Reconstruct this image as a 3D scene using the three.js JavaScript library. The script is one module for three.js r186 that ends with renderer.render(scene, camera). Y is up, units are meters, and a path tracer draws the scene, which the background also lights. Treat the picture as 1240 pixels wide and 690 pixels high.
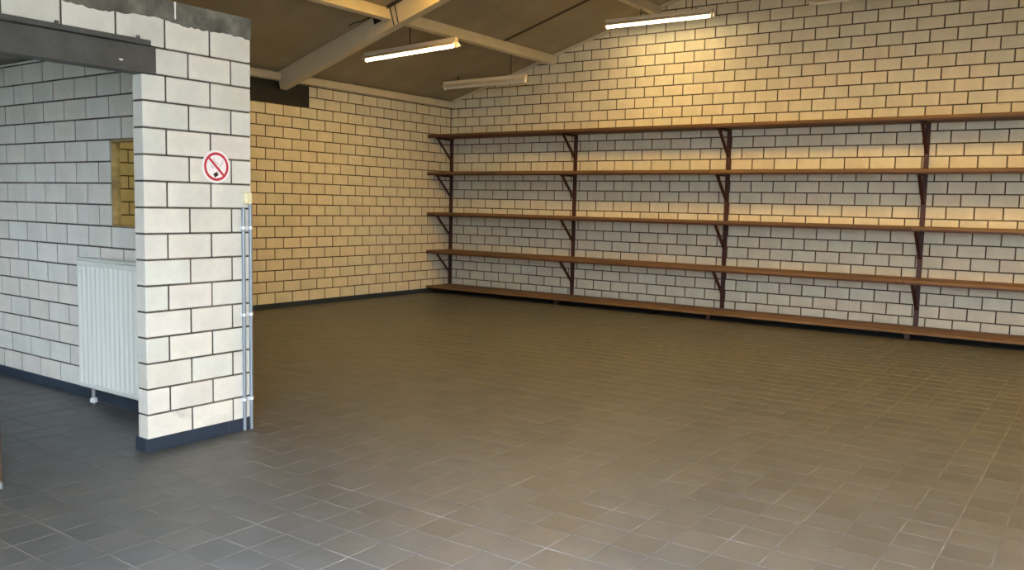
import * as THREE from 'three';
import { mergeGeometries } from 'three/addons/utils/BufferGeometryUtils.js';
import { ConvexGeometry } from 'three/addons/geometries/ConvexGeometry.js';
import { RectAreaLightUniformsLib } from 'three/addons/lights/RectAreaLightUniformsLib.js';

// ---------------------------------------------------------------- camera, sky, exposure
// x runs along the shelf wall (left corner = 0), z out of it towards the open door, y up, floor = 0
const scene = new THREE.Scene();
const camera = new THREE.PerspectiveCamera(36.661, 1240 / 690, 0.05, 120);
camera.position.set(9.4068, 1.4717, 11.3952);
camera.rotation.set(-0.09232, 0.61608, 0.02158, 'YXZ');
camera.updateMatrixWorld(true); camera.updateProjectionMatrix();
scene.add(camera);
{ // overcast sky: a third as bright at the horizon as overhead
  const w = 64, h = 32, d = new Float32Array(w * h * 4);
  for (let j = 0; j < h; j++) {
    const e = ((j + 0.5) / h - 0.5) * Math.PI, l = (1 + 2 * Math.max(0, Math.sin(e))) / 3;
    for (let i = 0; i < w; i++) d.set([0.86 * l, 0.97 * l, 1.12 * l, 1], (j * w + i) * 4);
  }
  const sky = new THREE.DataTexture(d, w, h, THREE.RGBAFormat, THREE.FloatType);
  sky.mapping = THREE.EquirectangularReflectionMapping; sky.magFilter = sky.minFilter = THREE.LinearFilter; sky.needsUpdate = true;
  scene.background = sky;
}
scene.backgroundIntensity = 11.2;
const renderer = new THREE.WebGLRenderer({ antialias: true });
renderer.toneMapping = THREE.LinearToneMapping;
renderer.toneMappingExposure = 3.2;
renderer.shadowMap.enabled = true;
RectAreaLightUniformsLib.init();
const LAMP = new THREE.Color().setRGB(1.0, 0.58, 0.1);           // warm fluorescent tubes
const LAMP_POWER = 10;

// ---------------------------------------------------------------- measures
const W = 11, RIDGE = 5.5, EAVE = 3.19, SLOPE = 0.3, FRONT = 10.85;
const roofY = (x) => EAVE + SLOPE * Math.min(x, W - x);
const JY = 0.065, CH = 0.15, JOINT = 0.011;           // courses and block pitch
const rowBottom = (k) => (k === 0 ? 0 : JY + CH * k), rowTop = (k) => JY + CH * (k + 1);

// ---------------------------------------------------------------- helpers
let seed = 12345;
const rnd = () => { seed = (seed * 1664525 + 1013904223) >>> 0; return seed / 4294967296; };
const taken = new Map();
const numbered = (n) => { const c = taken.get(n) ?? 0; taken.set(n, c + 1); return c ? n + '_' + String(c).padStart(3, '0') : n; };
function tag(o, label, category, group, kind) {
  o.userData.label = label; o.userData.category = category;
  if (group) o.userData.group = group;
  if (kind) o.userData.kind = kind;
  return o;
}
function group(name, pos = [0, 0, 0], ry = 0) {
  const g = new THREE.Group(); g.name = numbered(name); g.position.set(...pos); g.rotation.y = ry; scene.add(g); return g;
}
function mesh(name, geo, mat, parent, pos, rot) {
  const m = new THREE.Mesh(geo, mat); m.name = parent === scene ? numbered(name) : name;
  if (pos) m.position.set(...pos);
  if (rot) m.rotation.set(...rot);
  parent.add(m); return m;
}
// box-projected uv in metres
function boxUV(g, ou = 0, ov = 0) {
  if (g.index) g = g.toNonIndexed();
  g.computeVertexNormals();
  const p = g.attributes.position, uv = new Float32Array(p.count * 2), a = new THREE.Vector3(), b = new THREE.Vector3(), c = new THREE.Vector3();
  for (let i = 0; i < p.count; i += 3) {
    a.fromBufferAttribute(p, i); b.fromBufferAttribute(p, i + 1); c.fromBufferAttribute(p, i + 2);
    const n = b.clone().sub(a).cross(c.clone().sub(a)), x = Math.abs(n.x), y = Math.abs(n.y), z = Math.abs(n.z);
    [a, b, c].forEach((v, k) => {
      const [s, t] = x >= y && x >= z ? [v.z, v.y] : y >= z ? [v.x, v.z] : [v.x, v.y];
      uv[(i + k) * 2] = s + ou; uv[(i + k) * 2 + 1] = t + ov;
    });
  }
  g.setAttribute('uv', new THREE.BufferAttribute(uv, 2));
  return g;
}
function chamferBox(w, h, d, b = 0.003, ou = 0, ov = 0) {
  const pts = [];
  for (const x of [-1, 1]) for (const y of [-1, 1]) for (const z of [-1, 1]) {
    pts.push(new THREE.Vector3(x * w / 2, y * (h / 2 - b), z * (d / 2 - b)), new THREE.Vector3(x * (w / 2 - b), y * h / 2, z * (d / 2 - b)), new THREE.Vector3(x * (w / 2 - b), y * (h / 2 - b), z * d / 2));
  }
  return boxUV(new ConvexGeometry(pts), ou, ov);
}
function boxAt(x0, x1, y0, y1, z0, z1, b = 0) {
  const g = b ? chamferBox(x1 - x0, y1 - y0, z1 - z0, b) : boxUV(new THREE.BoxGeometry(x1 - x0, y1 - y0, z1 - z0));
  g.translate((x0 + x1) / 2, (y0 + y1) / 2, (z0 + z1) / 2);
  return b ? g : boxUV(g);
}
// a stone face: convex outline in x,y (counter-clockwise), front at z = 0, chamfered rim, open at the back
function stone(poly, depth, b, ou = 0, ov = 0) {
  const n = poly.length, out = [], cx = poly.reduce((s, p) => s + p[0], 0) / n, cy = poly.reduce((s, p) => s + p[1], 0) / n;
  const inner = poly.map((p, i) => {
    const a = poly[(i + n - 1) % n], c = poly[(i + 1) % n];
    const e1 = [p[0] - a[0], p[1] - a[1]], e2 = [c[0] - p[0], c[1] - p[1]], l1 = Math.hypot(...e1), l2 = Math.hypot(...e2);
    const n1 = [-e1[1] / l1, e1[0] / l1], n2 = [-e2[1] / l2, e2[0] / l2], k = 1 + n1[0] * n2[0] + n1[1] * n2[1];
    if (k < 0.2) return [p[0] + (cx - p[0]) * 0.05, p[1] + (cy - p[1]) * 0.05];
    return [p[0] + b * (n1[0] + n2[0]) / k, p[1] + b * (n1[1] + n2[1]) / k];
  });
  const tri = (...v) => v.forEach((q) => out.push(...q));
  for (let i = 0; i < n; i++) {
    const j = (i + 1) % n, A = [...poly[i], -depth], B = [...poly[j], -depth], C = [...poly[j], -b], D = [...poly[i], -b], E = [...inner[j], 0], F = [...inner[i], 0];
    tri(A, B, C, A, C, D, D, C, E, D, E, F);
  }
  for (let i = 1; i < n - 1; i++) tri([...inner[0], 0], [...inner[i], 0], [...inner[i + 1], 0]);
  const g = new THREE.BufferGeometry();
  g.setAttribute('position', new THREE.Float32BufferAttribute(out, 3));
  return boxUV(g, ou, ov);
}
// keep the side of a convex polygon where f >= 0 (f linear)
function clip(poly, f) {
  const out = [];
  poly.forEach((p, i) => {
    const q = poly[(i + 1) % poly.length], a = f(p), b = f(q);
    if (a >= 0) out.push(p);
    if ((a >= 0) !== (b >= 0)) { const t = a / (a - b); out.push([p[0] + (q[0] - p[0]) * t, p[1] + (q[1] - p[1]) * t]); }
  });
  return out;
}
const area = (poly) => Math.abs(poly.reduce((s, p, i) => { const q = poly[(i + 1) % poly.length]; return s + p[0] * q[1] - q[0] * p[1]; }, 0)) / 2;

// ---------------------------------------------------------------- textures (grain only)
function noiseField(n, octaves, s0) {
  let s = s0; const r = () => { s = (s * 1664525 + 1013904223) >>> 0; return s / 4294967296; };
  const out = new Float32Array(n * n); let amp = 1, sum = 0;
  for (const f of octaves) {
    const g = Float32Array.from({ length: f * f }, r);
    for (let y = 0; y < n; y++) for (let x = 0; x < n; x++) {
      const u = x / n * f, v = y / n * f, i = Math.floor(u), j = Math.floor(v), a = u - i, b = v - j, A = a * a * (3 - 2 * a), B = b * b * (3 - 2 * b), i1 = (i + 1) % f, j1 = (j + 1) % f;
      out[y * n + x] += amp * ((g[j * f + i] * (1 - A) + g[j * f + i1] * A) * (1 - B) + (g[j1 * f + i] * (1 - A) + g[j1 * f + i1] * A) * B);
    }
    sum += amp; amp *= 0.6;
  }
  return out.map((v) => v / sum);
}
function texture(n, fn, srgb, repeat) {
  const d = new Uint8Array(n * n * 4);
  for (let i = 0; i < n * n; i++) { const c = fn(i % n, Math.floor(i / n), i); for (let k = 0; k < 3; k++) d[i * 4 + k] = Math.max(0, Math.min(255, c[k])); d[i * 4 + 3] = 255; }
  const t = new THREE.DataTexture(d, n, n); t.wrapS = t.wrapT = THREE.RepeatWrapping; t.magFilter = THREE.LinearFilter; t.minFilter = THREE.LinearMipmapLinearFilter; t.generateMipmaps = true;
  if (srgb) t.colorSpace = THREE.SRGBColorSpace;
  if (repeat) t.repeat.set(...repeat);
  t.needsUpdate = true; return t;
}
const nA = noiseField(256, [5, 11, 23, 61, 127], 7), nB = noiseField(256, [4, 9, 37, 90, 200], 91), nC = noiseField(256, [3, 7, 15, 40], 33);
const blockMap = texture(256, (x, y, i) => { const v = 244 + 34 * (nA[i] - 0.5) + 22 * (nB[i] - 0.5); return [v + 5 * (nC[i] - 0.5), v, v - 4]; }, true, [1.1, 1.1]);
const blockBump = texture(256, (x, y, i) => { const v = 255 * (0.5 * nA[i] + 0.5 * nB[i]); return [v, v, v]; }, false, [2.3, 2.3]);
const scuffMap = texture(256, (x, y, i) => { const v = 244 + 34 * (nA[i] - 0.5) - 150 * Math.max(0, nC[i] * 0.6 + nB[i] * 0.55 - 0.66); return [v, v - 2, v - 8]; }, true, [1.4, 2.2]);
const tileMap = texture(256, (x, y, i) => { const v = 225 + 55 * (nA[i] - 0.5) + 50 * (nB[i] - 0.5); return [v + 8 * (nC[i] - 0.5), v, v - 2]; }, true, [0.9, 0.9]);
const tileRough = texture(256, (x, y, i) => { const v = 190 + 70 * (nB[i] - 0.5) + 30 * (nA[i] - 0.5); return [v, v, v]; }, false, [0.7, 0.7]);
const woodMap = texture(256, (x, y, i) => { const v = 190 + 90 * (nA[y * 256 + ((x >> 3) % 256)] - 0.5) + 50 * (nB[i] - 0.5) + 50 * (nC[i] - 0.5); return [v, v * 0.96, v * 0.9]; }, true, [0.5, 3]);
const cementMap = texture(256, (x, y, i) => { const v = 180 + 120 * (nA[i] - 0.5) + 120 * (nC[i] - 0.5); return [v, v, v - 3]; }, true, [1.6, 1.6]);
const paintMap = texture(256, (x, y, i) => { const v = 238 + 26 * (nC[i] - 0.5) + 20 * (nB[i] - 0.5); return [v, v, v - 2]; }, true, [0.8, 0.8]);
const steelMap = texture(256, (x, y, i) => { const v = 190 + 90 * (nC[i] - 0.5) + 60 * (nB[i] - 0.5); return [v, v, v]; }, true, [1.3, 1.3]);

// ---------------------------------------------------------------- materials
const std = (r, g, b, rough, extra = {}) => new THREE.MeshStandardMaterial({ color: new THREE.Color().setRGB(r, g, b), roughness: rough, ...extra });
const M = {
  blocks: [[0.79, 0.77, 0.71], [0.76, 0.73, 0.66], [0.80, 0.77, 0.70], [0.75, 0.74, 0.68], [0.78, 0.74, 0.68], [0.77, 0.77, 0.71]].map((c) => std(...c, 0.9, { map: blockMap, bumpMap: blockBump, bumpScale: 0.0015 })),
  hallBlocks: [[0.76, 0.71, 0.58], [0.73, 0.67, 0.54], [0.77, 0.71, 0.575], [0.72, 0.685, 0.56], [0.75, 0.68, 0.555], [0.74, 0.705, 0.575]].map((c) => std(...c, 0.9, { map: blockMap, bumpMap: blockBump, bumpScale: 0.0015 })),
  scuffed: std(0.79, 0.77, 0.71, 0.9, { map: scuffMap, bumpMap: blockBump, bumpScale: 0.0015 }),
  hallMortar: std(0.17, 0.135, 0.092, 0.95, { map: cementMap }),
  mortar: std(0.2, 0.175, 0.145, 0.95, { map: cementMap }),
  plain: std(0.66, 0.64, 0.58, 0.92, { map: blockMap }),
  tiles: [[0.105, 0.109, 0.113], [0.1, 0.106, 0.111], [0.11, 0.112, 0.114], [0.103, 0.109, 0.115]].map((c) => std(...c, 0.62, { map: tileMap, roughnessMap: tileRough, bumpMap: blockBump, bumpScale: 0.0006 })),
  grout: std(0.27, 0.265, 0.25, 0.9, { map: cementMap }),
  skirting: std(0.03, 0.05, 0.082, 0.5, { map: tileMap }),
  roofPanel: std(0.42, 0.36, 0.255, 0.85, { map: paintMap }),
  roofSkin: std(0.03, 0.027, 0.023, 0.9),
  cream: std(0.74, 0.66, 0.5, 0.6, { map: paintMap }),
  seam: std(0.06, 0.05, 0.04, 0.9),
  dark: std(0.022, 0.023, 0.026, 0.75, { map: steelMap }),
  lintel: std(0.155, 0.165, 0.165, 0.55, { map: steelMap }),
  cement: std(0.36, 0.345, 0.29, 0.95, { map: cementMap }),
  whitePaint: std(0.8, 0.8, 0.78, 0.8),
  wood: [[0.28, 0.17, 0.08], [0.26, 0.158, 0.073], [0.29, 0.18, 0.088]].map((c) => std(...c, 0.7, { map: woodMap })),
  oxide: std(0.105, 0.026, 0.018, 0.55, { map: steelMap }),
  radiator: std(0.74, 0.76, 0.69, 0.4),
  chrome: std(0.5, 0.5, 0.5, 0.3, { metalness: 0.9 }),
  conduit: std(0.26, 0.3, 0.33, 0.4, { metalness: 0.35 }),
  clip: std(0.75, 0.77, 0.78, 0.35, { metalness: 0.3 }),
  ivory: std(0.78, 0.72, 0.45, 0.5),
  oak: std(0.62, 0.48, 0.22, 0.55, { map: woodMap }),
  brownWood: std(0.17, 0.09, 0.05, 0.6, { map: woodMap }),
  lampMetal: std(0.62, 0.56, 0.46, 0.45),
  tubeOff: std(0.8, 0.78, 0.7, 0.3),
  tubeOn: std(0.9, 0.88, 0.8, 0.4, { emissive: new THREE.Color().setRGB(1, 0.8, 0.46), emissiveIntensity: 9 }),
  tubeTwin: std(0.9, 0.88, 0.8, 0.4, { emissive: LAMP.clone(), emissiveIntensity: 13 }),
  asphalt: std(0.36, 0.36, 0.35, 0.95, { map: cementMap }),
  glass: new THREE.MeshPhysicalMaterial({ color: 0xf4fbf6, roughness: 0.02, transmission: 1, thickness: 0, ior: 1.5 }),
  black: std(0.02, 0.02, 0.02, 0.7),
};

// ---------------------------------------------------------------- block walls
const _v = new THREE.Vector3(), _w = new THREE.Vector3();
// how large a facet at p with normal n shows; 0 when outside the frame
function shows(p, n) {
  _v.copy(p).project(camera);
  if (Math.abs(_v.x) > 1.04 || Math.abs(_v.y) > 1.06 || _v.z > 1) return 0;
  _w.copy(camera.position).sub(p);
  const d = _w.length(); return Math.max(0, _w.dot(n)) / (d * d * d);
}
// lays courses of blocks on a wall plane. wall: group whose local x runs along the wall and local z points out of it
// phase(k) is where one upright joint of course k lies; the others follow every BL
function layBlocks(wall, u0, u1, rows, BL, phase, { keep, shape, hidden, mats = M.hallBlocks, JOINT = 0.0145 } = {}) {
  const list = [], cache = new Map();
  wall.updateMatrixWorld(true);
  const normal = new THREE.Vector3(0, 0, 1).transformDirection(wall.matrixWorld);
  for (let k = 0; k < rows; k++) {
    let a = u0;
    const first = u0 + (((phase(k) - u0) % BL) + BL) % BL, cuts = [];
    for (let u = first < u0 + 0.02 ? first + BL : first; u < u1 - 0.02; u += BL) cuts.push(u);
    cuts.push(u1);
    for (const b of cuts) {
      const s = a; a = b;
      const y0 = rowBottom(k) + (k ? JOINT / 2 : 0), y1 = rowTop(k) - JOINT / 2;
      let poly = [[s + JOINT / 2, y0], [b - JOINT / 2, y0], [b - JOINT / 2, y1], [s + JOINT / 2, y1]];
      if (keep && !keep(s, b, k)) continue;
      if (shape) poly = shape(poly);
      if (poly.length < 3 || area(poly) < 0.0012) continue;
      const cx = (s + b) / 2, cy = (y0 + y1) / 2, c = wall.localToWorld(new THREE.Vector3(cx, cy, 0));
      list.push({ poly, cx, cy, size: hidden && hidden(c) ? 0 : shows(c, normal) * area(poly), mat: Math.floor(rnd() * M.blocks.length), variant: Math.floor(rnd() * 6), dz: -0.0022 * rnd() });
    }
  }
  list.sort((p, q) => q.size - p.size);
  const rest = M.blocks.map(() => []);
  list.forEach((e, i) => {
    const rel = e.poly.map(([x, y]) => [x - e.cx, y - e.cy]);
    if (i < 300 && e.size > 0) {
      const key = e.variant + ':' + rel.map((p) => p.map((v) => v.toFixed(3)).join()).join(';');
      if (!cache.has(key)) cache.set(key, stone(rel, 0.028, 0.003, e.variant * 0.37, e.variant * 0.23));
      mesh('block', cache.get(key), mats[e.mat], wall, [e.cx, e.cy, e.dz]);
    } else rest[e.mat].push(stone(rel, 0.028, 0.003, e.variant * 0.37, e.variant * 0.23).translate(e.cx, e.cy, e.dz));
  });
  rest.forEach((gs, i) => { if (gs.length) mesh('far_blocks', mergeGeometries(gs), mats[i], wall).userData.kind = 'stuff'; });
}
const structure = (g, label, category = 'wall') => tag(g, label, category, null, 'structure');
function prism(shapePts, holes, z0, z1) {
  const s = new THREE.Shape(shapePts.map((p) => new THREE.Vector2(...p)));
  for (const h of holes) s.holes.push(new THREE.Path(h.map((p) => new THREE.Vector2(...p))));
  return boxUV(new THREE.ExtrudeGeometry(s, { depth: z1 - z0, bevelEnabled: false }).translate(0, 0, z0));
}
const gable = [[0, 0], [W, 0], [W, roofY(W) + 0.1], [RIDGE, roofY(RIDGE) + 0.1], [0, roofY(0) + 0.1]];
const REC = 0.005;

// wall with the shelves
const wallBack = structure(group('wall_back'), 'cream concrete block gable wall behind the long wooden shelves');
mesh('mortar', prism(gable, [], -0.22, -REC), M.hallMortar, wallBack);
layBlocks(wallBack, 0, W, 34, 0.3, (k) => (k % 2 ? 0.159 : 0.009), { shape: (p) => clip(clip(p, ([x, y]) => EAVE + SLOPE * x - y), ([x, y]) => EAVE + SLOPE * (W - x) - y) });

// long side wall, faces +x; local x = -z
const wallLeft = structure(group('wall_left', [0, 0, 0], Math.PI / 2), 'tan block side wall with a dark bearing pad under the roof beam');
mesh('mortar', boxAt(-FRONT, 0.2, 0, EAVE + 0.06, -0.22, -REC), M.hallMortar, wallLeft);
layBlocks(wallLeft, -FRONT, 0, 21, 0.3, (k) => (k % 2 ? 0.038 : -0.112), {
  keep: (a, b, k) => !((k === 18 || k === 19) && a >= -4.14 && b <= -3.08),
  shape: (p) => {
    const y = (p[0][1] + p[2][1]) / 2, l = p[0][0], r = p[1][0];
    if (y < 2.765 || y > 3.07 || r < -4.11 || l > -3.11) return p;
    return l < -4.11 ? clip(p, ([x]) => -4.114 - x) : clip(p, ([x]) => x + 3.106);
  },
  hidden: (c) => c.z > 4.2 && !(c.z > 5.4 && c.z < 6.6 && c.y > 1.1 && c.y < 2.1),
});
mesh('bearing_pad', boxAt(-4.11, -3.11, 2.768, 3.062, -0.1, -0.004, 0.004), M.dark, wallLeft).userData.label = 'near black bearing pad';

// right wall and front wall with the wide door opening (out of frame)
const wallRight = structure(group('wall_right'), 'plain block side wall across the hall from the tan wall');
mesh('wall_body', boxAt(W, W + 0.2, 0, EAVE + 0.06, -0.2, FRONT + 0.2), M.plain, wallRight);
const wallFront = structure(group('wall_front'), 'front gable wall with the wide open vehicle doorway');
const DOOR = [7.1, 10.7, 3.0];
mesh('wall_body', prism([[0, 0], [DOOR[0], 0], [DOOR[0], DOOR[2]], [DOOR[1], DOOR[2]], [DOOR[1], 0], ...gable.slice(1)], [[[1.8, 0.9], [1.8, 2.1], [2.6, 2.1], [2.6, 0.9]]], FRONT, FRONT + 0.2), M.plain, wallFront);
structure(mesh('yard_ground', boxAt(-12, 24, -0.25, -0.02, FRONT + 0.2, FRONT + 22), M.asphalt, scene), 'pale grey paved yard outside the open doorway', 'ground');

// ---------------------------------------------------------------- floor of square tiles
const floor = structure(group('floor'), 'worn grey-brown square tile floor with pale joints', 'floor');
mesh('grout_bed', boxAt(-0.2, W + 0.2, -0.25, -0.0014, -0.2, FRONT + 0.2), M.grout, floor);
{
  const P = 0.1978, G = 0.0044, X0 = 6.281 - 31 * P, Z0 = 8.16 - 41 * P, list = [];
  const geo = [0, 1, 2, 3].map((i) => { const h = (P - G) / 2; return stone([[-h, -h], [h, -h], [h, h], [-h, h]], 0.008, 0.0018, i * 0.31, i * 0.47).rotateX(-Math.PI / 2); });
  for (let i = -1; X0 + i * P < W; i++) for (let j = -1; Z0 + j * P < FRONT + 0.1; j++) {
    const c = new THREE.Vector3(X0 + (i + 0.5) * P, 0, Z0 + (j + 0.5) * P);
    const behind = c.x < 4.7 && c.z > 8.1 ? 0.5 : 1;
    list.push({ c, size: shows(c, new THREE.Vector3(0, 1, 0)) * behind, mat: Math.floor(rnd() * M.tiles.length), g: Math.floor(rnd() * 4), dy: -0.0009 * rnd(), rx: 0.0016 * (rnd() - 0.5), rz: 0.0016 * (rnd() - 0.5) });
  }
  list.sort((a, b) => b.size - a.size);
  const rest = M.tiles.map(() => []);
  list.forEach((e, n) => {
    if (n < 300) mesh('floor_tile', geo[e.g], M.tiles[e.mat], floor, [e.c.x, e.dy, e.c.z], [e.rx, 0, e.rz]);
    else rest[e.mat].push(geo[e.g].clone().rotateX(e.rx).rotateZ(e.rz).translate(e.c.x, e.dy, e.c.z));
  });
  rest.forEach((gs, i) => { if (gs.length) mesh('far_floor_tiles', mergeGeometries(gs), M.tiles[i], floor).userData.kind = 'stuff'; });
}

// ---------------------------------------------------------------- little room: partition, alcove wall, slab roof
const BL = 0.294, PX0 = 4.786, PX1 = 4.885, PZ0 = 7.89, PZ1 = 8.622, JZ = 9.45, LZ0 = 8.535;
const wallPartition = structure(group('wall_partition'), 'white block partition with the no-smoking sign beside the small doorway');
{
  const cx = (PX0 + PX1) / 2, cache = new Map();
  const put = (z0, z1, y0, y1) => {
    const w = z1 - z0, h = y1 - y0 - JOINT, v = Math.floor(rnd() * 6), key = [w, h, v].map((n) => n.toFixed(3)).join();
    if (!cache.has(key)) cache.set(key, chamferBox(PX1 - PX0, h, w, 0.0035, v * 0.37, v * 0.23));
    mesh('block', cache.get(key), y0 < 0 ? M.scuffed : M.blocks[Math.floor(rnd() * M.blocks.length)], wallPartition, [cx + 0.0015 * (rnd() - 0.5), (y0 + y1) / 2, (z0 + z1) / 2]);
  };
  const course = (za, zb, k, ph, y0 = k ? rowBottom(k) : -JOINT / 2, y1 = rowTop(k)) => {   // joints at 8.475 + ph
    const cuts = [za]; const base = 8.475 + (ph ? -BL / 2 : 0);
    for (let z = base - 12 * BL; z < zb - 0.03; z += BL) if (z > za + 0.03) cuts.push(z);
    cuts.push(zb);
    for (let i = 0; i + 1 < cuts.length; i++) put(cuts[i] + (i ? JOINT / 2 : 0), cuts[i + 1] - (i + 2 < cuts.length ? JOINT / 2 : 0), y0, y1);
  };
  for (let k = 0; k < 14; k++) { course(PZ0, PZ1, k, k % 2 === 0); course(JZ, FRONT, k, k % 2 === 0); }
  course(PZ0, LZ0, 14, true);
  course(JZ + 0.12, FRONT, 14, true);
  course(PZ0, FRONT, 15, false, rowBottom(15), 2.49);
  const e = REC;
  mesh('mortar', mergeGeometries([boxAt(PX0 + e, PX1 - e, 0, 2.16, PZ0 + e, PZ1 - e), boxAt(PX0 + e, PX1 - e, 0, 2.16, JZ + e, FRONT), boxAt(PX0 + e, PX1 - e, 2.16, 2.33, PZ0 + e, LZ0 - e), boxAt(PX0 + e, PX1 - e, 2.32, 2.49, PZ0 + e, FRONT)]), M.mortar, wallPartition);
}
const AZ = 8.111, AT = 0.055, WX0 = 3.66, WX1 = 4.46, WY0 = JY + CH * 8, WY1 = JY + CH * 12;
const wallAlcove = structure(group('wall_alcove', [0, 0, AZ]), 'grey-white block wall of the little room behind the radiator');
mesh('mortar', prism([[0, 0], [PX0, 0], [PX0, 2.49], [0, 2.49]], [[[WX0, WY0], [WX0, WY1], [WX1, WY1], [WX1, WY0]]], -AT, -REC), M.mortar, wallAlcove);
layBlocks(wallAlcove, 0, PX0, 17, 0.3, (k) => 2.288 + (k % 2 === 1 ? 0.15 : 0), {
  mats: M.blocks, JOINT: 0.011,
  keep: (a, b, k) => !(k >= 8 && k < 12 && a >= WX0 - 0.02 && b <= WX1 + 0.02),
  shape: (p) => {
    p = clip(p, ([, y]) => 2.486 - y);
    const y = (p[0][1] + p[2][1]) / 2, l = Math.min(...p.map((q) => q[0])), r = Math.max(...p.map((q) => q[0]));
    if (y > WY0 && y < WY1 && r > WX0 && l < WX1) p = l < WX0 ? clip(p, ([x]) => WX0 - 0.001 - x) : clip(p, ([x]) => x - WX1 - 0.001);
    return p;
  },
});
// concrete slab over the little room, with its ragged cement edge
const slab = structure(group('concrete_slab'), 'rough grey concrete slab edge on top of the white partition', 'slab');
mesh('slab_body', boxAt(0, PX1, 2.49, 2.585, PZ0, FRONT), M.cement, slab);
{
  const s = new THREE.Shape(); s.moveTo(-FRONT, 2.587); s.lineTo(-PZ0, 2.587);
  let z = -PZ0, y = 2.47;
  while (z > -FRONT) { s.lineTo(z, y + 0.012 * (rnd() - 0.5) + 0.014 * Math.sin(z * 9) * Math.sin(z * 3.1)); z -= 0.012 + 0.02 * rnd(); }
  s.lineTo(-FRONT, 2.47);
  const g = boxUV(new THREE.ExtrudeGeometry(s, { depth: 0.012, bevelEnabled: true, bevelSize: 0.002, bevelThickness: 0.002, bevelSegments: 1 }));
  mesh('cement_smear', g, M.cement, slab, [PX1 - 0.005, 0, 0], [0, Math.PI / 2, 0]);
  const d = new THREE.Shape(); d.moveTo(-0.006, 0.1); d.lineTo(0.008, 0.1); d.lineTo(0.006, 0.05); d.lineTo(0.007, 0.01); d.lineTo(0.001, 0); d.lineTo(-0.004, 0.012); d.lineTo(-0.002, 0.05); d.closePath();
  const drip = mesh('paint_drip', new THREE.ExtrudeGeometry(d, { depth: 0.002, bevelEnabled: false }), M.whitePaint, slab, [PX1 + 0.0085, 2.487, 8.417], [0, Math.PI / 2, 0]);
  drip.userData.label = 'white paint drip';
}
// steel lintel
const lintel = tag(group('lintel_beam', [PX1, rowBottom(14), LZ0]), 'dark grey steel lintel beam over the small doorway', 'beam');
mesh('web', boxAt(-0.1, 0.004, -0.002, 0.148, 0, 1.02, 0.003), M.lintel, lintel);
mesh('top_plate', boxAt(-0.01, 0.03, 0.15, 0.178, 0.045, 1.03, 0.003), M.lintel, lintel);
for (const z of [0.115, 0.56, 0.95]) mesh('bolt', new THREE.CylinderGeometry(0.011, 0.012, 0.016, 6).translate(0.016, 0.186, z), M.lintel, lintel);
{ const s = mesh('paint_spot', new THREE.CylinderGeometry(0.009, 0.009, 0.0015, 14).rotateZ(Math.PI / 2), M.whitePaint, lintel, [0.0045, 0.052, 0.21]); s.scale.set(1, 0.6, 1.4); s.userData.label = 'small white paint spot'; }
// near door jamb lining
const doorLining = structure(group('door_1', [PX0, 0, JZ]), 'brown wooden lining on the jamb of the small doorway', 'door frame');
mesh('lining_board', boxAt(-0.006, 0.106, 0, 2.16, -0.026, -0.001, 0.003), M.brownWood, doorLining);

// skirting
const skirts = { baseboard_left: [[0.0, 0.013, 0, 0.068, 0, 8.03]], baseboard_back: [[0, W, 0, 0.066, 0, 0.013]], baseboard_alcove: [[0, PX0, 0, 0.075, AZ, AZ + 0.013]] };
for (const [n, bs] of Object.entries(skirts)) structure(mesh(n, boxAt(...bs[0], 0.002), M.skirting, scene), { baseboard_left: 'dark skirting along the foot of the tan side wall', baseboard_back: 'dark skirting under the lowest shelf', baseboard_alcove: 'dark blue skirting below the radiator' }[n], 'skirting');
const sk = structure(group('baseboard_partition'), 'dark blue skirting wrapped round the foot of the white partition', 'skirting');
for (const [a, b] of [[PZ0, 8.08], [8.083, 8.353], [8.356, PZ1 + 0.013]]) mesh('skirting_tile', boxAt(PX1, PX1 + 0.014, 0, 0.078, a, b, 0.002), M.skirting, sk);
mesh('skirting_tile', boxAt(PX0 - 0.013, PX1 - 0.003, 0, 0.078, PZ1, PZ1 + 0.013, 0.002), M.skirting, sk);
mesh('joint_strip', boxAt(PX1 - 0.003, PX1 + 0.001, 0, 0.077, PZ1 + 0.004, PZ1 + 0.0135), M.grout, sk);

// internal window in the alcove wall
const win = structure(group('window_1', [WX0, WY0, AZ - AT]), 'small internal window with yellow wooden frame above the radiator', 'window');
{
  const w = WX1 - WX0, h = WY1 - WY0, t = 0.02, d = AT + 0.004;
  for (const [n, g] of [['jamb', boxAt(0, t, 0, h, 0, d, 0.002)], ['jamb', boxAt(w - t, w, 0, h, 0, d, 0.002)], ['head', boxAt(t, w - t, h - t, h, 0, d, 0.002)], ['sill', boxAt(t, w - t, 0, 0.012, 0, d, 0.002)]]) mesh(n, g, M.oak, win);
  mesh('pane', boxAt(t, w - t, 0.012, h - t, 0.02, 0.024), M.glass, win);
}

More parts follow.
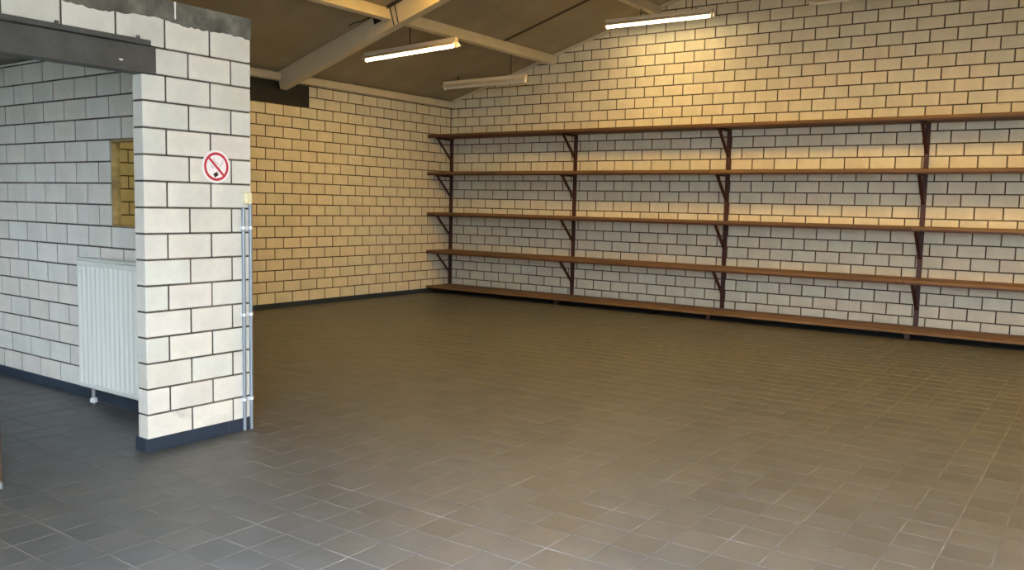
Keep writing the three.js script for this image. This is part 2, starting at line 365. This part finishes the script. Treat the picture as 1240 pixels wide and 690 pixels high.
// ---------------------------------------------------------------- roof
const ceiling = structure(group('ceiling'), 'brownish roof boarding between pale purlins', 'ceiling');
const ANG = Math.atan(SLOPE), LEN = RIDGE / Math.cos(ANG), PUR = [2.0, 3.78, 5.42];
for (const side of [0, 1]) {
  const g = new THREE.Group(); g.name = 'roof_slope'; ceiling.add(g);
  g.position.set(side ? W : 0, EAVE, 0); g.rotation.set(0, side ? Math.PI : 0, ANG, 'YXZ');
  const zz = (a, b) => (side ? [-b, -a] : [a, b]);
  mesh('roof_skin', boxAt(-0.3, LEN + 0.03, 0.03, 0.14, ...zz(-0.2, FRONT + 0.2)), M.roofSkin, g);
  const bays = [0, ...PUR.slice(0, 2), RIDGE].map((x) => x / Math.cos(ANG)), seams = [[0, 3.6, 7.2, FRONT], [0, 1.3, 3.7, 6.1, 8.5, FRONT], [0, 3.6, 7.2, FRONT]];
  for (let i = 0; i < 3; i++) for (let j = 0; j + 1 < seams[i].length; j++) mesh('roof_panel', boxAt(bays[i] + 0.001, bays[i + 1] - 0.001, 0, 0.02, ...zz(seams[i][j] + (j ? 0.014 : 0), seams[i][j + 1] - 0.014), 0.002), M.roofPanel, g);
  for (let j = 1; j + 1 < seams[1].length; j++) mesh('seam_strip', boxAt(bays[1] + 0.04, bays[2] - 0.04, -0.006, -0.001, ...zz(seams[1][j] - 0.03, seams[1][j] + 0.03)), M.seam, g);
  for (const x of PUR) for (const [a, b] of [[0, 3.54], [3.66, 7.14], [7.26, FRONT]]) { const X = x / Math.cos(ANG); mesh('purlin', boxAt(X - 0.035, X + 0.035, -0.15, -0.001, ...zz(a, b), 0.004), M.cream, g); }
}
for (const z of [3.6, 7.2]) {
  const r = structure(group('roof_beam', [0, EAVE, z]), z < 5 ? 'cream painted roof beam resting on the dark bearing pad' : 'cream painted roof beam above the partition', 'beam');
  for (const side of [0, 1]) {
    const g = boxAt(-0.02, LEN + 0.07, -0.24, -0.002, -0.06, 0.06, 0.005).rotateZ(ANG);
    if (side) g.rotateY(Math.PI).translate(W, 0, 0);
    mesh('rafter', g, M.cream, r);
  }
  if (z < 5) {   // straps and cleat where the purlin meets the beam
    for (const x of [2.055, 2.125]) mesh('strap', boxAt(-0.006, 0.006, -0.236, -0.01, 0.06, 0.067, 0.001).rotateZ(ANG), M.black, r, [x, SLOPE * x, 0]);
    mesh('cleat', mergeGeometries([boxAt(-0.06, 0.06, -0.012, 0, 0.06, 0.17), boxAt(-0.06, 0.06, -0.09, 0, 0.06, 0.068)]).rotateZ(ANG), M.dark, r, [1.83, SLOPE * 1.83 - 0.012, 0]);
    mesh('cable', new THREE.TubeGeometry(new THREE.CatmullRomCurve3([[1.5, -0.03, 0.2], [1.62, -0.05, 0.24], [1.7, -0.03, 0.14], [1.78, -0.06, 0.2], [1.9, -0.05, 0.11], [2.06, -0.02, 0.1], [2.5, -0.012, 0.09]].map(([x, y, q]) => new THREE.Vector3(x, SLOPE * x + y, q))), 48, 0.007, 6), M.black, r);
  }
}
structure(mesh('trim_1', boxAt(0.001, 0.07, 3.078, 3.168, 0, FRONT, 0.004), M.cream, scene), 'pale wall plate along the top of the tan side wall', 'trim');
structure(mesh('trim_2', boxAt(0, LEN, -0.045, -0.002, 0.001, 0.03, 0.003).rotateZ(ANG), M.cream, scene, [0, EAVE, 0]), 'thin pale edge strip under the roof on the gable wall', 'trim');

// ---------------------------------------------------------------- shelving
const rack = tag(group('wall_shelving'), 'long five-tier brown wooden shelving on dark red steel brackets', 'shelving');
const UP = [0.045, 2.49, 4.93, 7.41, 9.86], TOPS = [2.595, 1.988, 1.328, 0.704, 0.112], ST = 0.034, SD = 0.6;
UP.forEach((x) => {
  const u = new THREE.Group(); u.name = 'upright'; u.position.set(x, 0, 0); rack.add(u);
  mesh('post', boxAt(-0.028, 0.028, 0.0, TOPS[0] - ST, 0.002, 0.032, 0.003), M.oxide, u);
  TOPS.forEach((top, i) => {
    const y = top - ST;
    if (i === 4) { mesh('foot', boxAt(-0.03, 0.03, 0, y, 0.42, 0.5, 0.003), M.oxide, u); return; }
    const arm = boxAt(-0.022, 0.022, y - 0.03, y, 0.032, 0.42, 0.002);
    const L = Math.hypot(0.35, 0.33), brace = boxAt(-0.02, 0.02, -0.008, 0.008, 0, L, 0.002).rotateX(Math.atan2(0.33, 0.35) * -1).translate(0, y - 0.03 - 0.33, 0.03);
    mesh('bracket', mergeGeometries([arm, brace]), M.oxide, u);
  });
});
TOPS.forEach((top, i) => {
  const cuts = [[0.004, 4.9, 9.9], [0.004, 4.9, 9.9], [0.004, 2.5, 4.94, 7.4, 9.9], [0.004, 4.9, 7.36, 9.9], [0.004, 4.6, 7.36, 9.9]][i];
  for (let j = 0; j + 1 < cuts.length; j++) {
    const w = cuts[j + 1] - cuts[j] - 0.004, dz = 0.008 * (rnd() - 0.5), dy = j ? -0.004 * rnd() : 0;
    if (i < 4) mesh('front_rail', boxAt(0, w, -0.02, -0.0005, SD - 0.04, SD + 0.002, 0.002), M.oxide, rack, [cuts[j], top - ST + dy + 0.0005, dz]);
    mesh('shelf_board', chamferBox(w, ST, SD - 0.012, 0.003, rnd() * 3, rnd() * 3), M.wood[(i + j) % 3], rack, [cuts[j] + w / 2, top - ST / 2 + dy + 0.0005, 0.008 + (SD - 0.008) / 2 + dz]);
  }
});

// ---------------------------------------------------------------- radiator
const rad = tag(group('radiator', [3.42, 0.128, AZ + 0.003]), 'white fluted panel radiator on the little room wall', 'radiator');
{
  const w = 0.9, h = 0.9, n = 15, s = new THREE.Shape(); s.moveTo(0.012, 0.095); s.lineTo(w - 0.012, 0.095);
  const pts = []; for (let i = 0; i <= n * 8; i++) { const t = i / (n * 8), x = 0.02 + t * (w - 0.04); pts.push([x, 0.133 - 0.014 * Math.max(0, Math.min(1, 0.45 - 1.1 * Math.cos(t * n * 2 * Math.PI)))]); }
  s.lineTo(w - 0.012, 0.128); pts.reverse().forEach(([x, z]) => s.lineTo(x, z)); s.lineTo(0.012, 0.128); s.closePath();
  const g = boxUV(new THREE.ExtrudeGeometry(s, { depth: h - 0.075, bevelEnabled: true, bevelSize: 0.003, bevelThickness: 0.004, bevelSegments: 1 }).rotateX(-Math.PI / 2).scale(1, 1, -1));
  { const p = g.attributes.position.array; for (let i = 0; i < p.length; i += 9) for (let k = 0; k < 3; k++) { const t = p[i + 3 + k]; p[i + 3 + k] = p[i + 6 + k]; p[i + 6 + k] = t; } g.computeVertexNormals(); }
  g.translate(0, 0.035, 0);
  mesh('fluted_panel', g, M.radiator, rad);
  for (const y of [0, h - 0.04]) mesh('panel_rim', boxAt(0.004, w - 0.004, y, y + 0.036, 0.1, 0.134, 0.006), M.radiator, rad);
  mesh('back_panel', boxAt(0.01, w - 0.01, 0.01, h - 0.02, 0.03, 0.05, 0.004), M.radiator, rad);
  for (const x of [0, w - 0.006]) mesh('side_cover', boxAt(x, x + 0.006, 0.0, h, 0.028, 0.13, 0.002), M.radiator, rad);
  mesh('top_grille', boxAt(0, w, h, h + 0.014, 0.026, 0.135, 0.003), M.radiator, rad);
  for (const x of [0.12, w - 0.12]) mesh('wall_bracket', boxAt(x - 0.02, x + 0.02, 0.06, h - 0.06, -0.001, 0.03, 0.002), M.radiator, rad);
  const v = new THREE.Group(); v.name = 'valve'; v.position.set(0.13, 0, 0.1); rad.add(v);
  mesh('valve_body', new THREE.CylinderGeometry(0.014, 0.014, 0.075, 14).translate(0, -0.036, 0), M.chrome, v);
  mesh('valve_cap', new THREE.LatheGeometry([[0, 0], [0.021, 0], [0.026, 0.006], [0.022, 0.03], [0.016, 0.036], [0, 0.036]].map((q) => new THREE.Vector2(...q)), 20).translate(0, -0.108, 0), M.whitePaint, v);
  mesh('pipe', new THREE.CylinderGeometry(0.009, 0.009, 0.03, 12).translate(0, -0.112, 0), M.chrome, v);
}

// ---------------------------------------------------------------- sign
{
  const cv = document.createElement('canvas'); cv.width = cv.height = 512;
  const c = cv.getContext('2d'), R = 256;
  c.fillStyle = '#f4eeee'; c.fillRect(0, 0, 512, 512);
  c.save(); c.translate(R, R);
  c.strokeStyle = '#b9b3b6'; c.lineWidth = 12; c.lineCap = 'round';
  c.beginPath(); c.moveTo(60, 20); c.bezierCurveTo(70, -40, 130, -40, 120, -100); c.stroke();
  c.beginPath(); c.moveTo(30, -30); c.bezierCurveTo(10, -80, -60, -70, -40, -125); c.stroke();
  c.save(); c.rotate(-0.55); c.fillStyle = '#1c1a1c'; c.fillRect(-112, 70, 76, 62);
  c.fillStyle = '#d9d5d8'; c.fillRect(-32, 74, 30, 54); c.restore();
  c.save(); c.rotate(0.9); c.fillStyle = '#d5cfd6'; c.fillRect(-70, 40, 60, 34); c.restore();
  c.strokeStyle = '#c22a41'; c.lineWidth = 38; c.lineCap = 'butt';
  c.beginPath(); c.moveTo(-150, -150); c.lineTo(150, 150); c.stroke();
  c.lineWidth = 40; c.beginPath(); c.arc(0, 0, 202, 0, 7); c.stroke();
  c.restore();
  const t = new THREE.CanvasTexture(cv); t.colorSpace = THREE.SRGBColorSpace;
  const s = tag(group('no_smoking_sign', [PX1 + 0.0015, 1.667, 8.146], Math.PI / 2), 'round red and white no-smoking sign on the white partition', 'sign');
  mesh('print', new THREE.CircleGeometry(0.099, 64), new THREE.MeshStandardMaterial({ map: t, roughness: 0.45 }), s, [0, 0, 0.0016]);
  mesh('plate', new THREE.CylinderGeometry(0.1, 0.1, 0.0015, 64).rotateX(Math.PI / 2), M.whitePaint, s, [0, 0, 0.0007]).userData.label = 'white sign plate';
}

// ---------------------------------------------------------------- conduits by the partition's far edge
[[7.962, 'galvanised conduit pipe on the partition, nearer the no-smoking sign'], [7.909, 'galvanised conduit pipe on the far edge of the white partition']].forEach(([z, label], i) => {
  const p = tag(group('conduit_pipe', [PX1 + 0.016, 0, z]), label, 'pipe', 'pair of conduit pipes');
  mesh('pipe', new THREE.CylinderGeometry(0.0115, 0.0115, 1.42 + 0.03 * i, 18).translate(0, 0.71 + 0.015 * i, 0), M.conduit, p);
  for (const y of [0.2, 0.745, 1.295]) mesh('pipe_clip', mergeGeometries([new THREE.CylinderGeometry(0.0145, 0.0145, 0.018, 18).toNonIndexed(), new THREE.BoxGeometry(0.006, 0.018, 0.044).toNonIndexed().translate(-0.0128, 0, 0)]).translate(0, y, 0), M.clip, p);
});
{
  const b = tag(group('junction_box', [PX1, 1.445, 7.927]), 'small ivory plastic box above the conduit pipes', 'box');
  mesh('body', boxAt(0, 0.03, 0, 0.07, -0.024, 0.026, 0.004), M.ivory, b);
  mesh('cover', boxAt(0.03, 0.034, 0.004, 0.066, -0.02, 0.022, 0.0015), M.ivory, b);
}
{
  const d = tag(group('door_stop', [PX1 + 0.02, 0, JZ - 0.005]), 'small grey door stop on the floor by the brown jamb', 'door stop');
  mesh('rubber', new THREE.LatheGeometry([[0, 0], [0.017, 0], [0.018, 0.012], [0.015, 0.032], [0.009, 0.04], [0, 0.041]].map((q) => new THREE.Vector2(...q)), 20), M.conduit, d);
}

// ---------------------------------------------------------------- fluorescent lamps
function lamp(x0, y0, x1, y1, z, lit, hooks, label, tubes = [0], power = LAMP_POWER) {
  const L = Math.hypot(x1 - x0, y1 - y0), g = group('fluorescent_lamp', [(x0 + x1) / 2, (y0 + y1) / 2, z]);
  g.rotation.z = Math.atan2(y1 - y0, x1 - x0); tag(g, label, 'lamp', 'fluorescent batten lamps');
  const prof = [[-0.085, 0.0], [-0.085, 0.006], [-0.03, 0.05], [-0.03, 0.095], [0.03, 0.095], [0.03, 0.05], [0.085, 0.006], [0.085, 0], [0.026, 0.044], [-0.026, 0.044]];
  const s = new THREE.Shape(prof.map((p) => new THREE.Vector2(...p)));
  mesh('reflector_housing', boxUV(new THREE.ExtrudeGeometry(s, { depth: L, bevelEnabled: false }).translate(0, 0, -L / 2).rotateY(Math.PI / 2)), M.lampMetal, g);
  for (const tz of tubes) mesh('tube', new THREE.CylinderGeometry(0.019, 0.019, L - 0.07, 16).rotateZ(Math.PI / 2).translate(0, -0.004, tz), lit ? (tubes.length > 1 ? M.tubeTwin : M.tubeOn) : M.tubeOff, g);
  for (const k of [-1, 1]) mesh('tube_holder', boxAt(-0.014, 0.014, -0.03, 0.046, -0.024 + tubes[0], 0.024 - tubes[0], 0.004), M.whitePaint, g, [k * (L / 2 - 0.018), 0, 0]);
  for (const hx of hooks) { const top = roofY((x0 + x1) / 2 + hx) - (y0 + y1) / 2 - 0.01; mesh('hanger', new THREE.CylinderGeometry(0.006, 0.006, top - 0.09, 8).translate(hx, (top + 0.09) / 2, 0), M.black, g); }
  if (lit) {
    const a = new THREE.RectAreaLight(LAMP, power, L - 0.08, 0.05); a.position.set(0, -0.032, 0); a.rotation.x = -Math.PI / 2; g.add(a);
  }
  return g;
}
lamp(0.98, 3.36, 2.55, 3.42, 3.0, true, [0.02], 'lit tube lamp hanging just behind the cream roof beam');
lamp(3.28, 3.99, 4.86, 3.98, 0.6, true, [-0.25, 0.5], 'lit tube lamp throwing a yellow patch on the gable wall');
lamp(0.6, 3.27, 2.15, 3.28, 0.9, false, [-0.5, 0.5], 'unlit tube lamp near the corner of the block walls');
lamp(6.1, 3.985, 7.68, 3.985, 0.6, false, [-0.5, 0.5], 'unlit tube lamp high on the gable wall, right of the lit one');
const TWIN = [-0.045, 0.045];
for (const [x, y, z, label] of [
  [4.35, 3.9, 3.0, 'lit twin-tube lamp above the middle of the hall'], [7.0, 3.66, 3.0, 'lit twin-tube lamp in front of the shelves'], [9.4, 3.3, 3.0, 'lit twin-tube lamp near the right wall'],
  [3.75, 4.1, 4.2, 'lit twin-tube lamp on the door side of the cream roof beam'], [9.4, 3.3, 5.6, 'lit twin-tube lamp on the right slope near the doorway']]) lamp(x - 0.79, y, x + 0.79, y, z, true, [-0.5, 0.5], label, TWIN, LAMP_POWER * 5.6);

scene.traverse((o) => { if (o.isMesh) { o.castShadow = true; o.receiveShadow = true; } });
renderer.render(scene, camera);
